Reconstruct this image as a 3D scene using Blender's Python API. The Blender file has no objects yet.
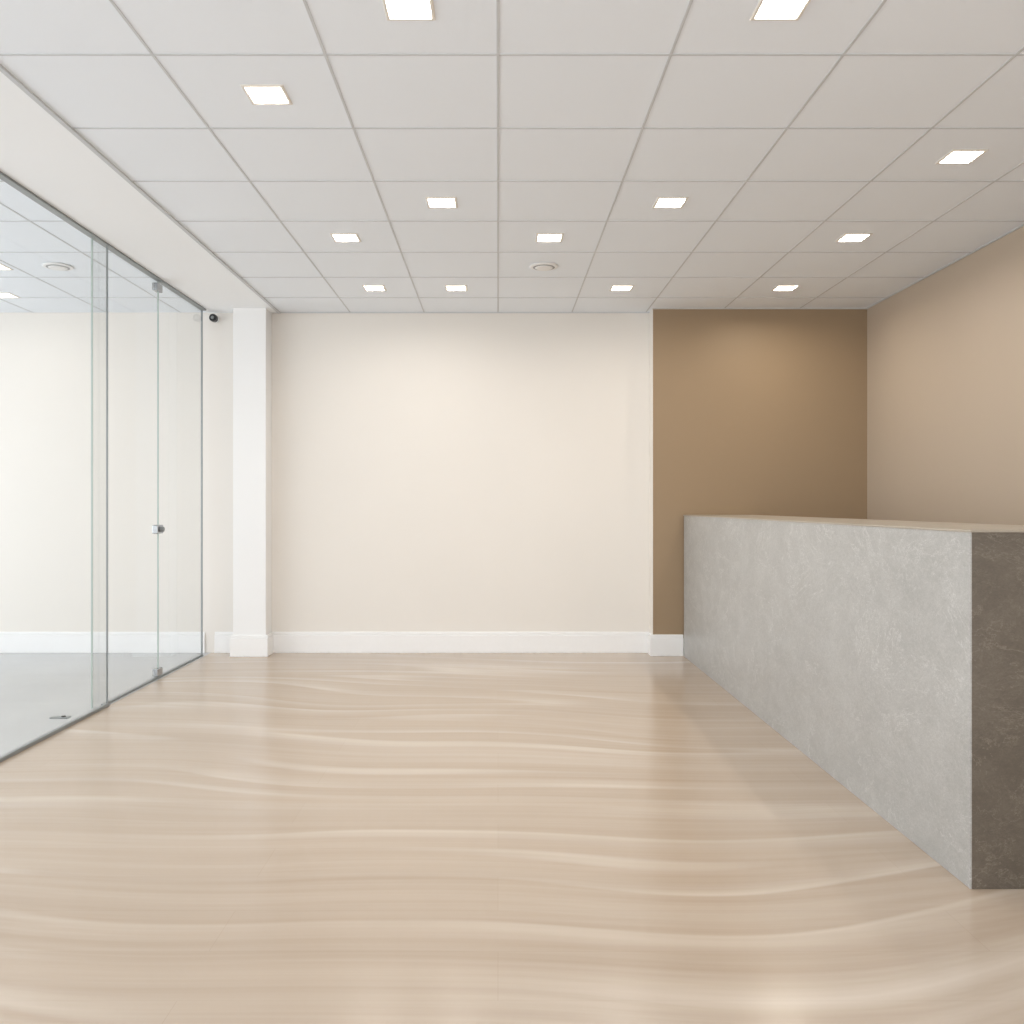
import bpy, bmesh, math
from mathutils import Vector
C = bpy.context.scene.collection
PI = math.pi
bpy.context.scene.view_settings.view_transform = 'Standard'

# ------------------------------------------------------------------ constants
H = 2.765            # ceiling height
EYE = 1.2
XL, XR = -2.33, 2.94 # glass line, right wall
YB, YA = 7.105, 6.96 # cream back wall, accent wall
YF = -1.2            # open end behind the camera
XN = -6.0            # far wall of the neighbouring room
XT = -1.775          # edge of tiled ceiling
XE = 1.230           # edge of accent wall
TOP = H + 0.12

# ------------------------------------------------------------------ materials
def mat(name):
    m = bpy.data.materials.new(name); m.use_nodes = True
    nt = m.node_tree; b = nt.nodes['Principled BSDF']
    return m, nt, b
def N(nt, t, **kw):
    n = nt.nodes.new(t)
    for k, v in kw.items(): setattr(n, k, v)
    return n
def math_(nt, op, a, b=None, c=None, clamp=False):
    n = N(nt, 'ShaderNodeMath', operation=op, use_clamp=clamp)
    for i, v in enumerate((a, b, c)):
        if v is None: continue
        if isinstance(v, (int, float)): n.inputs[i].default_value = v
        else: nt.links.new(v, n.inputs[i])
    return n.outputs[0]
def mixc(nt, fac, a, b, blend='MIX'):
    n = N(nt, 'ShaderNodeMix', data_type='RGBA', blend_type=blend)
    if isinstance(fac, (int, float)): n.inputs[0].default_value = fac
    else: nt.links.new(fac, n.inputs[0])
    for i, v in ((6, a), (7, b)):
        if isinstance(v, tuple): n.inputs[i].default_value = (*v, 1)
        else: nt.links.new(v, n.inputs[i])
    return n.outputs[2]
def maprange(nt, v, a, b, c, d, smooth=False):
    n = N(nt, 'ShaderNodeMapRange')
    if smooth: n.interpolation_type = 'SMOOTHSTEP'
    nt.links.new(v, n.inputs[0])
    for i, q in enumerate((a, b, c, d)): n.inputs[i+1].default_value = q
    return n.outputs[0]
def objcoord(nt, scale=(1,1,1), loc=(0,0,0)):
    t = N(nt, 'ShaderNodeTexCoord'); mp = N(nt, 'ShaderNodeMapping')
    mp.inputs['Scale'].default_value = scale
    mp.inputs['Location'].default_value = loc
    nt.links.new(t.outputs['Object'], mp.inputs['Vector'])
    return mp.outputs[0]
def noise(nt, vec, scale, detail=2, rough=.5, dist=0):
    n = N(nt, 'ShaderNodeTexNoise')
    nt.links.new(vec, n.inputs['Vector'])
    n.inputs['Scale'].default_value = scale; n.inputs['Detail'].default_value = detail
    n.inputs['Roughness'].default_value = rough; n.inputs['Distortion'].default_value = dist
    return n.outputs['Fac']
def bump(nt, b, h, strength, distance=.002):
    n = N(nt, 'ShaderNodeBump'); n.inputs['Strength'].default_value = strength
    n.inputs['Distance'].default_value = distance
    nt.links.new(h, n.inputs['Height']); nt.links.new(n.outputs[0], b.inputs['Normal'])

def paint(name, col, rough=.6, var=.02, spec=.3, bstr=.06):
    m, nt, b = mat(name)
    v = objcoord(nt)
    f = noise(nt, v, 1.3, 3)
    dark = tuple(c*(1-var) for c in col); lite = tuple(min(1, c*(1+var)) for c in col)
    nt.links.new(mixc(nt, f, dark, lite), b.inputs['Base Color'])
    b.inputs['Roughness'].default_value = rough
    b.inputs['Specular IOR Level'].default_value = spec
    bump(nt, b, noise(nt, v, 260, 2), bstr)
    return m
def plain(name, col, rough=.5, metal=0, spec=.5):
    m, nt, b = mat(name)
    v = objcoord(nt); f = noise(nt, v, 40, 2)
    nt.links.new(mixc(nt, f, tuple(c*.96 for c in col), col), b.inputs['Base Color'])
    b.inputs['Roughness'].default_value = rough; b.inputs['Metallic'].default_value = metal
    b.inputs['Specular IOR Level'].default_value = spec
    return m

M = {}
M['cream'] = paint('cream_paint', (.82, .783, .733), .55)
M['white'] = paint('white_paint', (.89, .89, .888), .5)
M['plaster'] = paint('ceiling_plaster', (.925, .94, .955), .7, .01)
M['accent'] = paint('tan_paint', (.345, .250, .158), .5, .02)
M['beige'] = paint('beige_paint', (.51, .42, .33), .5, .02)
M['trim'] = plain('white_gloss_trim', (.93, .928, .925), .35)
M['tile'] = paint('ceiling_tile', (.87, .908, .955), .85, .01, .1, .3)
M['grid'] = plain('grid_metal', (.60, .615, .63), .5)
M['frame'] = plain('fixture_frame', (.80, .755, .69), .45)
M['rail'] = plain('grey_rail', (.28, .30, .305), .38, .5)
M['chrome'] = plain('brushed_steel', (.42, .43, .44), .25, 1)
M['black'] = plain('black_plastic', (.02, .02, .022), .35)
M['edge'] = plain('green_glass_edge', (.46, .54, .51), .2)
M['plastic'] = plain('white_plastic', (.87, .87, .865), .45)
M['slot'] = plain('grey_slot', (.36, .36, .36), .6)

# glowing diffuser
m, nt, b = mat('diffuser_glow')
b.inputs['Base Color'].default_value = (1, .95, .88, 1)
b.inputs['Emission Color'].default_value = (1, .91, .77, 1)
b.inputs['Emission Strength'].default_value = 5
M['glow'] = m

# clear glass
m = bpy.data.materials.new('clear_glass'); m.use_nodes = True; nt = m.node_tree; nt.nodes.clear()
out = N(nt, 'ShaderNodeOutputMaterial'); tr = N(nt, 'ShaderNodeBsdfTransparent'); gl = N(nt, 'ShaderNodeBsdfGlossy')
tr.inputs[0].default_value = (.981, .984, .981, 1); gl.inputs['Roughness'].default_value = 0.0
fr = N(nt, 'ShaderNodeFresnel'); fr.inputs[0].default_value = 1.45
ge = N(nt, 'ShaderNodeNewGeometry'); mx = N(nt, 'ShaderNodeMixShader')
fac = math_(nt, 'MULTIPLY', fr.outputs[0], math_(nt, 'SUBTRACT', 1.0, ge.outputs['Backfacing']))
nt.links.new(fac, mx.inputs[0]); nt.links.new(tr.outputs[0], mx.inputs[1]); nt.links.new(gl.outputs[0], mx.inputs[2])
nt.links.new(mx.outputs[0], out.inputs[0])
M['glass'] = m

# pale wood floor: fine straight grain with a few long soft sweeping light streaks
m, nt, b = mat('pale_wood_floor')
v = objcoord(nt)
sp = N(nt, 'ShaderNodeSeparateXYZ'); nt.links.new(v, sp.inputs[0])
def warped(w1, w2):
    y = math_(nt, 'ADD', sp.outputs[1], math_(nt, 'MULTIPLY', math_(nt, 'SUBTRACT', noise(nt, objcoord(nt, (.34, .34, 1), (3.1, 1.7, 0)), 1.0, 1), .5), w1))
    return math_(nt, 'ADD', y, math_(nt, 'MULTIPLY', math_(nt, 'SUBTRACT', noise(nt, objcoord(nt, (.8, 1.0, 1)), 1.0, 1), .5), w2))
y1 = warped(1.5, .10)
y2 = warped(1.0, .07)
def streakvec(fx, y):
    cb = N(nt, 'ShaderNodeCombineXYZ')
    nt.links.new(math_(nt, 'MULTIPLY', sp.outputs[0], fx), cb.inputs[0]); nt.links.new(y, cb.inputs[1])
    return cb.outputs[0]
n1 = noise(nt, streakvec(.09, y1), 1.6, 1, .5)
n2 = noise(nt, streakvec(.03, y2), 7, 4, .55)
n3 = noise(nt, streakvec(.012, y2), 26, 3, .55)
n4 = noise(nt, streakvec(.012, y1), 20, 2, .5)
patch = maprange(nt, noise(nt, objcoord(nt, (.30, .9, 1), (.7, .2, 0)), 1.4, 2), .40, .62, .14, 1, True)
saw = math_(nt, 'FRACT', math_(nt, 'MULTIPLY', n1, 6.5))
rise = maprange(nt, saw, 0, .16, 0, 1, True)
fall = math_(nt, 'POWER', math_(nt, 'SUBTRACT', 1.0, saw), 2.6)
vein = math_(nt, 'MULTIPLY', math_(nt, 'MULTIPLY', rise, fall), patch)
vein = math_(nt, 'MULTIPLY', vein, maprange(nt, n4, .3, .7, .65, 1.4), None, True)
tone = maprange(nt, n2, .30, .70, 0, 1)
col = mixc(nt, tone, (.435, .342, .260), (.505, .408, .32))
grain = noise(nt, objcoord(nt, (.55, 55, 1)), 1.0, 3, .5)
col = mixc(nt, maprange(nt, n3, .35, .7, 0, .45), col, (.565, .47, .378))
col = mixc(nt, maprange(nt, grain, .3, .7, 0, .17), col, (.38, .295, .218))
col = mixc(nt, math_(nt, 'MULTIPLY', vein, .80), col, (.735, .66, .58))
br = N(nt, 'ShaderNodeTexBrick'); br.offset = .37; nt.links.new(v, br.inputs['Vector'])
br.inputs['Color1'].default_value = (1, 1, 1, 1); br.inputs['Color2'].default_value = (.94, .93, .92, 1)
br.inputs['Mortar'].default_value = (.82, .79, .76, 1); br.inputs['Scale'].default_value = 1
br.inputs['Mortar Size'].default_value = .0010; br.inputs['Brick Width'].default_value = 2.1
br.inputs['Row Height'].default_value = .235
col = mixc(nt, .5, col, br.outputs['Color'], 'MULTIPLY')
nt.links.new(col, b.inputs['Base Color'])
nt.links.new(maprange(nt, grain, .2, .8, .18, .27), b.inputs['Roughness'])
b.inputs['Specular IOR Level'].default_value = .65
bump(nt, b, grain, .015)
M['wood'] = m

# neighbouring room's smooth grey floor
m, nt, b = mat('pale_grey_concrete')
v = objcoord(nt)
f = noise(nt, v, 1.6, 5, .6)
nt.links.new(mixc(nt, f, (.44, .455, .46), (.55, .56, .565)), b.inputs['Base Color'])
b.inputs['Roughness'].default_value = .22
M['concrete'] = m

# stone
def stone(name, c0, c1, c2, rough, k=1.0, cloud=.5):
    m, nt, b = mat(name)
    v = objcoord(nt, (.62, .62, 1))
    a = noise(nt, v, 1.0, 3, .6)
    d = noise(nt, v, 9, 10, .74, .2)
    e = noise(nt, v, 110, 6, .7, .8)
    g = noise(nt, v, 230, 4, .7)
    col = mixc(nt, maprange(nt, a, .36, .64, 0, 1), c0, c1)
    col = mixc(nt, maprange(nt, d, .42, .74, 0, cloud), col, c2)
    ln = math_(nt, 'ABSOLUTE', math_(nt, 'SUBTRACT', noise(nt, v, 7, 8, .74, 1.6), .5))
    col = mixc(nt, maprange(nt, ln, 0, .010, .6*k, 0), col, c2)
    ln2 = math_(nt, 'ABSOLUTE', math_(nt, 'SUBTRACT', noise(nt, v, 2.6, 7, .68, .6), .47))
    col = mixc(nt, maprange(nt, ln2, 0, .006, .85*k, 0), col, c2)
    col = mixc(nt, maprange(nt, e, .45, .75, 0, .34*k), col, tuple(q*.6 for q in c0))
    col = mixc(nt, maprange(nt, g, .35, .7, 0, .34*k), col, tuple(q*.6 for q in c0))
    nt.links.new(col, b.inputs['Base Color'])
    b.inputs['Roughness'].default_value = rough
    bump(nt, b, e, .12)
    return m
M['stone'] = stone('grey_stone', (.398, .394, .38), (.462, .458, .444), (.65, .646, .632), .38, 1.0, .42)
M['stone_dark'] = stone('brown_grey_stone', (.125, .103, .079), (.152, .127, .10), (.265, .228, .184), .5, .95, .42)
M['stone_top'] = stone('reflection_tinted_stone_top', (.38, .33, .27), (.42, .37, .305), (.48, .43, .36), .3, .5)  # tan tint paints in the warm light and wall reflection on the counter top

# ------------------------------------------------------------------ mesh helpers
def bx(bm, x0, x1, y0, y1, z0, z1, bev=0, seg=2):
    vs = [bm.verts.new((x, y, z)) for x in (x0, x1) for y in (y0, y1) for z in (z0, z1)]
    fs = [bm.faces.new([vs[i] for i in q]) for q in
          ((0,1,3,2), (4,6,7,5), (0,4,5,1), (2,3,7,6), (0,2,6,4), (1,5,7,3))]
    if bev:
        es = list({e for f in fs for e in f.edges})
        bmesh.ops.bevel(bm, geom=es, offset=bev, segments=seg, profile=.5, affect='EDGES')
def quad(bm, pts):
    bm.faces.new([bm.verts.new(p) for p in pts])
def lathe(bm, prof, seg=32, axis='Z', org=(0,0,0)):
    rings = []
    def P(r, h, a):
        c, s = r*math.cos(a), r*math.sin(a)
        p = {'Z': (c, s, h), 'X': (h, c, s), 'Y': (s, h, c)}[axis]
        return tuple(p[i]+org[i] for i in range(3))
    for r, h in prof:
        rings.append([bm.verts.new(P(max(r, 1e-5), h, 2*PI*k/seg)) for k in range(seg)])
    for a, c in zip(rings, rings[1:]):
        for k in range(seg):
            bm.faces.new((a[k], a[(k+1) % seg], c[(k+1) % seg], c[k]))
def obj(name, bm, m, parent=None, smooth=False):
    bmesh.ops.recalc_face_normals(bm, faces=bm.faces[:])
    me = bpy.data.meshes.new(name); bm.to_mesh(me); bm.free()
    if smooth:
        for p in me.polygons: p.use_smooth = True
    me.materials.append(M[m])
    o = bpy.data.objects.new(name, me); C.objects.link(o)
    if parent: o.parent = parent
    return o
def tag(o, label, cat, group=None, kind=None):
    o['label'] = label; o['category'] = cat
    if group: o['group'] = group
    if kind: o['kind'] = kind
    return o
def empty(name, loc, label, cat, group=None, kind=None):
    o = bpy.data.objects.new(name, None); C.objects.link(o); o.location = loc
    o.empty_display_size = .1
    return tag(o, label, cat, group, kind)
def struct(name, bm, m, label, cat, parent=None):
    return tag(obj(name, bm, m, parent), label, cat, kind='structure')
def B(*boxes):
    bm = bmesh.new()
    for q in boxes: bx(bm, *q)
    return bm

# ------------------------------------------------------------------ room shell
struct('floor', B((XL, XR+.1, YF, YB+.1, -.1, 0)), 'wood', 'pale wood floor with sweeping light grain across the room', 'floor')
struct('floor', B((XN-.1, XL-.001, YF, YB+.1, -.1, 0)), 'concrete', 'pale grey floor of the room behind the glass', 'floor')
struct('wall_back', B((XN-.1, XE+.02, YB, YB+.1, 0, TOP)), 'cream', 'plain cream back wall facing the room', 'wall')
struct('wall_accent', B((XE+.004, XR, YA, YB, 0, TOP)), 'accent', 'dark tan accent wall behind the far end of the counter', 'wall')
struct('trim_1', B((XE, XE+.004, YA-.0005, YB, 0, H)), 'cream', 'narrow pale edge between the cream and tan walls', 'trim')
struct('wall_right', B((XR, XR+.1, YF, YB+.1, 0, TOP)), 'beige', 'beige right wall behind the stone counter', 'wall')
# neighbouring room's outer wall with a wide window opening
struct('wall_left', B((XN-.1, XN, YF, YB, 0, .25), (XN-.1, XN, YF, YB, 2.45, TOP),
                      (XN-.1, XN, 6.3, YB, .25, 2.45), (XN-.1, XN, YF, -.4, .25, 2.45)), 'white',
       'outer wall of the room behind the glass, with wide window', 'wall')
# column in the left corner
CX0, CX1, CY = -2.10, -1.84, 6.925
struct('wall_column', B((CX0, CX1, CY, YB, 0, TOP)), 'white', 'white square column in the corner beside the glass door', 'column')

def baseboard(segs):
    """segs: (x0,x1,yface) runs facing the camera, stepped top"""
    bm = bmesh.new()
    for x0, x1, y in segs:
        bx(bm, x0, x1, y-.020, y, 0, .145, .003)
        bx(bm, x0, x1, y-.013, y, .145, .170, .004)
    return bm
struct('baseboard_back', baseboard([(CX1+.001, XE-.001, YB)]), 'trim', 'white baseboard along the cream back wall', 'baseboard')
bm = baseboard([(XE-.020, 1.474, YA-.001)])
bx(bm, XE-.020, XE-.0005, YA-.001, YB-.021, 0, .145, .003); bx(bm, XE-.013, XE-.0005, YA-.001, YB-.021, .145, .17, .003)
struct('baseboard_accent', bm, 'trim', 'short white baseboard below the tan wall beside the counter', 'baseboard')
bm = baseboard([(CX0-.02, CX1+.02, CY)])
for a, c in ((CX0-.02, CX0), (CX1, CX1+.02)):
    bx(bm, a, c, CY, YB-.021, 0, .145, .003); bx(bm, a+.004, c-.004, CY, YB-.021, .145, .17, .003)
struct('baseboard_column', bm, 'trim', 'white baseboard wrapped around the corner column', 'baseboard')
struct('baseboard_left', baseboard([(XN+.001, XL-.05, YB)]), 'trim', 'white baseboard of back wall seen through the glass', 'baseboard')
struct('baseboard_left', baseboard([(XL+.03, CX0-.021, YB)]), 'trim', 'short white baseboard between glass door and column', 'baseboard')

# ------------------------------------------------------------------ ceilings
HS = .066
R = lambda k: 3.035 + .593*(k+.5)          # centre of tile row k
lights_main = [(-.28,R(-1)), (.89,R(-1)), (-.88,R(0)), (2.08,R(1)), (-.29,R(2)), (.89,R(2)), (-.89,R(3)), (.3,R(3)), (2.08,R(3)),
               (-.89,R(5)), (-.3,R(5)), (.89,R(5)), (2.07,R(5)), (-.9,R(-3)), (2.1,R(-3))]
lights_side = [(-3.30, R(4)+.03), (-3.68, R(5)+.22), (-4.68, R(2)), (-4.68, R(-2))]
def ceiling_mesh(xs, ys, lights):
    bm = bmesh.new()
    for x0, x1 in zip(xs, xs[1:]):
        for y0, y1 in zip(ys, ys[1:]):
            hs = [l for l in lights if x0 < l[0] < x1 and y0 < l[1] < y1]
            if not hs:
                quad(bm, [(x0,y0,H), (x0,y1,H), (x1,y1,H), (x1,y0,H)])
            else:
                lx, ly = hs[0]; a, c, d, e = lx-HS, lx+HS, ly-HS, ly+HS
                quad(bm, [(x0,y0,H), (x0,y1,H), (a,e,H), (a,d,H)])
                quad(bm, [(x0,y1,H), (x1,y1,H), (c,e,H), (a,e,H)])
                quad(bm, [(x1,y1,H), (x1,y0,H), (c,d,H), (c,e,H)])
                quad(bm, [(x1,y0,H), (x0,y0,H), (a,d,H), (c,d,H)])
    bmesh.ops.remove_doubles(bm, verts=bm.verts[:], dist=1e-5)
    return bm
def grid_mesh(xs, ys, w=.0048, d=.0022):
    bm = bmesh.new()
    for x in xs[1:-1]: bx(bm, x-w, x+w, ys[0], ys[-1], H-d, H+.001)
    for y in ys[1:-1]: bx(bm, xs[0], xs[-1], y-w, y+w, H-d-.0004, H+.001)
    return bm
def flat_ceiling(name, xs, ys, lights, label):
    bm = ceiling_mesh(xs, ys, lights)
    me = bpy.data.meshes.new(name)
    bm.normal_update()
    for f in bm.faces:
        if f.normal.z > 0: f.normal_flip()
    bm.to_mesh(me); bm.free(); me.materials.append(M['tile'])
    o = bpy.data.objects.new(name, me); C.objects.link(o)
    return tag(o, label, 'ceiling', kind='structure')
xs = [XT] + [-1.2 + .6*i for i in range(7)] + [XR]
ys = [YF] + [3.035 + .593*k for k in range(-7, 7)] + [YB]
ce = flat_ceiling('ceiling', xs, ys, lights_main, 'suspended ceiling of pale square tiles over the main room')
bm = grid_mesh(xs, ys)
w = .014; d = .006
bx(bm, XT-.010, XT+.010, YF, YB, H-.010, H+.001)                 # edge angle along plaster strip
bx(bm, CX1, XE, YB-w, YB, H-d, H+.001)
bx(bm, XE, XR, YA-w, YA, H-d, H+.001)
bx(bm, XR-w, XR, YF, YA, H-d, H+.001)
g = obj('ceiling_grid', bm, 'grid', ce)
struct('ceiling_border', B((XL-.03, XT-.010, YF, YB, H-.004, H+.06)), 'plaster',
       'smooth white plaster ceiling strip above the glass partition', 'ceiling')
xs2 = [XN, -5.58, -4.98, -4.38, -3.78, -3.18, -2.58, XL-.03]
ce2 = flat_ceiling('ceiling', xs2, ys, lights_side, 'tiled ceiling of the room behind the glass')
obj('ceiling_grid', grid_mesh(xs2, ys), 'grid', ce2)

# ------------------------------------------------------------------ downlights
def make_light(loc):
    t = empty('ceiling_downlight', (loc[0], loc[1], H), '', 'ceiling light', 'square recessed downlights')
    o, i, dz = .079, .0655, .005
    bm = bmesh.new()
    loops = []
    for r, z in ((i, .012), (i, -dz+.002), (i+.003, -dz), (o-.003, -dz), (o, -dz+.003), (o, 0)):
        loops.append([bm.verts.new((sx*r, sy*r, z)) for sx, sy in ((-1,-1), (1,-1), (1,1), (-1,1))])
    for a, c in zip(loops, loops[1:]):
        for k in range(4): bm.faces.new((a[k], a[(k+1)%4], c[(k+1)%4], c[k]))
    obj('frame', bm, 'frame', t)
    bm = bmesh.new()
    top, bot = .060, .0653
    a = [bm.verts.new((sx*bot, sy*bot, .010)) for sx, sy in ((-1,-1), (1,-1), (1,1), (-1,1))]
    c = [bm.verts.new((sx*top, sy*top, .022)) for sx, sy in ((-1,-1), (1,-1), (1,1), (-1,1))]
    for k in range(4): bm.faces.new((a[k], a[(k+1)%4], c[(k+1)%4], c[k]))
    obj('reflector', bm, 'frame', t)
    bm = bmesh.new(); bx(bm, -.0610, .0610, -.0610, .0610, .014, .026, .002)
    obj('diffuser', bm, 'glow', t)
    ld = bpy.data.lights.new('downlight_lamp', 'AREA'); ld.shape = 'SQUARE'; ld.size = .10
    ld.energy = 5.2; ld.color = (1, .945, .88)
    lo = bpy.data.objects.new('downlight_lamp', ld); C.objects.link(lo); lo.parent = t; lo.location = (0, 0, .011)
    return t
def dup(t, loc, data=None):
    r = t.copy(); C.objects.link(r); r.location = loc
    for ch in list(t.children):
        c = ch.copy(); C.objects.link(c); c.parent = r
        if data and c.type == 'LIGHT': c.data = data
    return r
labels = [
 'square downlight cut off by the photo top edge, left one of two',
 'square downlight cut off by the photo top edge, right one of two',
 'large lit square downlight nearest the plaster strip at upper left',
 'square downlight at far right, nearest one along the beige wall',
 'square downlight left of the centre ceiling line, in the middle pair',
 'square downlight right of the centre ceiling line, in the middle pair',
 'square downlight at left, just in front of the leftmost one by the back wall',
 'square downlight just in front of the round ceiling detector',
 'square downlight near the beige wall, middle one of three there',
 'leftmost of the four square downlights along the back wall',
 'second from left of four square downlights along the back wall',
 'third from left of four square downlights along the back wall',
 'rightmost of the four downlights along the back, above the tan wall',
 'square downlight above the left side near the photo viewpoint',
 'square downlight above the counter near end, out of frame',
]
L0 = make_light(lights_main[0]); L0['label'] = labels[0]
base = [c for c in L0.children if c.type == 'LIGHT'][0].data
soft = base.copy(); soft.energy = 2.9            # row next to the back wall is dimmer
dim = base.copy(); dim.energy = .8               # next room
warm = base.copy(); warm.energy = 7.0; warm.color = (1, .92, .79)   # over the tan wall
for p, lb in list(zip(lights_main, labels))[1:]:
    dd = None
    if abs(p[1]-R(5)) < .1: dd = soft if p[0] < 1.5 else warm
    r = dup(L0, (p[0], p[1], H), dd); r['label'] = lb
for p, lb in zip(lights_side, ('square downlight seen through glass at left edge, nearer one',
              'square downlight seen through glass at left edge, farther one',
              'square downlight in the next room, outside the frame, farther one',
              'square downlight in the next room, outside the frame, nearer one')):
    r = dup(L0, (p[0], p[1], H), dim); r['label'] = lb

# ------------------------------------------------------------------ ceiling detectors
def make_detector(loc, label):
    t = empty('smoke_detector', loc, label, 'smoke detector')
    bm = bmesh.new(); lathe(bm, [(0, -.001), (.092, -.001), (.095, -.005), (.090, -.009), (.078, -.011), (0, -.010)], 40)
    obj('base', bm, 'plastic', t, True)
    bm = bmesh.new(); lathe(bm, [(0, -.009), (.072, -.0112), (.066, -.0125), (0, -.0125)], 40)
    obj('vent_band', bm, 'slot', t)
    bm = bmesh.new(); lathe(bm, [(0, -.012), (.056, -.0118), (.059, -.0135), (.055, -.016), (.035, -.0172), (0, -.0175)], 40)
    obj('cover', bm, 'plastic', t, True)
    return t
make_detector((.3, 5.72, H), 'round white smoke detector on ceiling tile in the middle of the room')
make_detector((-2.88, 5.72, H), 'round white smoke detector seen through the glass at left')

# ------------------------------------------------------------------ glass partition
T = .005
YD = 6.955
def pane(name, x, y0, y1, z0, z1, parent):
    return obj(name, B((x-T, x+T, y0+.004, y1-.004, z0, z1)), 'glass', parent)
def edge(x, y, z0, z1, parent, m='edge', w=.003):
    return obj('edge', B((x-T, x+T, y-w, y+w, z0, z1)), m, parent)
Z0, Z1 = .016, 2.750
def placed(root, objs):
    for o in objs:
        o.parent = root
        o.location = -Vector(root.location)
w1 = empty('window_1', (XL, 2, 0), 'large fixed glass panel of the partition, nearest the viewer', 'glass panel', kind='structure')
J = 5.21
placed(w1, [pane('pane', XL, YF, J, Z0, Z1, None), edge(XL, J, Z0, Z1, None, 'rail', .003)])
w2 = empty('window_2', (XL-.03, 5.5, 0), 'narrow fixed glass panel between large panel and glass door', 'glass panel', kind='structure')
placed(w2, [pane('pane', XL-.03, 5.08, 6.055, Z0, Z1, None), edge(XL-.03, 5.08, Z0, Z1, None)])
d1 = empty('door_1', (XL-.03, 6.4, 0), 'frameless glass door with steel patch fittings beside the column', 'glass door', kind='structure')
parts = [pane('pane', XL-.03, 6.065, YD, Z0, Z1, None), edge(XL-.03, 6.066, Z0, Z1, None, 'edge', .003)]
for z in (.045, 2.705):
    parts.append(obj('hinge', B((XL-.050, XL-.010, 6.01, 6.10, z-.026, z+.026, .004)), 'chrome', None))
parts.append(obj('lock', B((XL-.050, XL-.010, 6.01, 6.115, 1.002, 1.062, .006)), 'chrome', None))
bm = bmesh.new()
lathe(bm, [(0, -.012), (.018, -.012), (.018, .008), (.015, .012), (0, .012)], 24, 'X', (XL, 6.065, 1.032))
parts.append(obj('lock_knob', bm, 'rail', None, False))
placed(d1, parts)
struct('trim_2', B((XL-.036, XL+.006, YF, YD+.01, Z1-.002, H-.004, .003)), 'rail', 'slim grey metal channel along the top of the glass', 'trim')
struct('trim_3', B((XL-.012, XL+.012, YF, J+.01, 0, .018, .003)), 'rail', 'grey floor channel under the large glass panel', 'trim')
struct('trim_4', B((XL-.042, XL-.018, J+.012, YD+.01, 0, .012, .002)), 'rail', 'thin grey floor strip under the glass door', 'trim')
struct('trim_5', B((XL-.036, XL-.022, YD+.001, YD+.009, 0, H-.004, .001)), 'rail', 'slim dark upright post at the end of glass door', 'trim')

# floor stop behind the glass
t = empty('door_stop', (-2.47, 4.93, 0), 'small dark metal plate on the grey floor behind glass', 'door stop')
bm = bmesh.new(); bx(bm, -.05, .05, -.022, .022, 0, .006, .002); obj('plate', bm, 'rail', t)
bm = bmesh.new(); lathe(bm, [(0, .005), (.012, .005), (.012, .010), (.009, .012), (0, .012)], 20, 'Z', (.02, 0, 0)); obj('pin', bm, 'black', t)

# ------------------------------------------------------------------ security camera
t = empty('security_camera', (-2.29, YB, 2.705), 'small black camera on the wall above glass door corner', 'security camera')
bm = bmesh.new(); lathe(bm, [(0, 0), (.024, 0), (.024, -.008), (.020, -.012), (0, -.012)], 24, 'Y'); obj('mount', bm, 'plastic', t)
bm = bmesh.new(); lathe(bm, [(0, -.010), (.009, -.010), (.009, -.045), (0, -.045)], 16, 'Y'); obj('arm', bm, 'black', t)
bm = bmesh.new(); lathe(bm, [(0, -.035), (.022, -.035), (.030, -.045), (.031, -.085), (.026, -.098), (0, -.098)], 28, 'Y'); obj('body', bm, 'black', t, False)
bm = bmesh.new(); lathe(bm, [(0, -.097), (.014, -.097), (.012, -.102), (0, -.104)], 20, 'Y'); obj('lens', bm, 'rail', t, True)

# ------------------------------------------------------------------ reception counter
KX0, KX1, KY0, KY1, KH = 1.475, 2.02, 2.730, YA-.002, 1.122
k = empty('reception_counter', (KX0, KY0, 0), 'long grey stone reception counter with dark end face against tan wall', 'counter')
TT = .02
bm = B((KX0, KX0+TT, KY0+.004, KY1-.022, .0, KH-.008, .0015)); o1 = obj('front_panel', bm, 'stone', None)
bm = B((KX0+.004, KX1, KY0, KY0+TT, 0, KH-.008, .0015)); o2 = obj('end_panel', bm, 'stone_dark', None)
bm = B((KX0-.001, KX1+.005, KY0-.001, KY1-.002, KH-.008, KH, .002)); o3 = obj('counter_top', bm, 'stone_top', None)
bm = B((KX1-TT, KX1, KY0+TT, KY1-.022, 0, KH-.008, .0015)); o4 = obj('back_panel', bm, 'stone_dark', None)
bm = B((KX0-.001, KX0+.005, KY0-.001, KY0+.005, 0, KH-.008, .001)); o5 = obj('corner_trim', bm, 'stone', None)
placed(k, [o1, o2, o3, o4, o5])
o2['label'] = 'dark brown-grey stone end face'

# ------------------------------------------------------------------ light
def area(name, loc, rot, sx, sy, e, col):
    ld = bpy.data.lights.new(name, 'AREA'); ld.shape = 'RECTANGLE'; ld.size = sx; ld.size_y = sy
    ld.energy = e; ld.color = col
    o = bpy.data.objects.new(name, ld); C.objects.link(o); o.location = loc; o.rotation_euler = rot
    return o
area('window_daylight', (XN+.02, 2.95, 1.35), (0, -PI/2, 0), 2.1, 6.6, 74, (.95, .98, 1))
w = bpy.data.worlds.new('World'); bpy.context.scene.world = w; w.use_nodes = True
bg = w.node_tree.nodes['Background']; bg.inputs[0].default_value = (.95, .975, 1, 1); bg.inputs[1].default_value = 2.1

# ------------------------------------------------------------------ camera
cd = bpy.data.cameras.new('camera'); cd.sensor_width = 36; cd.lens = 874/1024*36
cd.shift_x = 14/1024; cd.shift_y = -7/1024; cd.clip_start = .02
co = bpy.data.objects.new('camera', cd); C.objects.link(co)
co.location = (0, 0, EYE); co.rotation_euler = (PI/2, 0, 0)
bpy.context.scene.camera = co
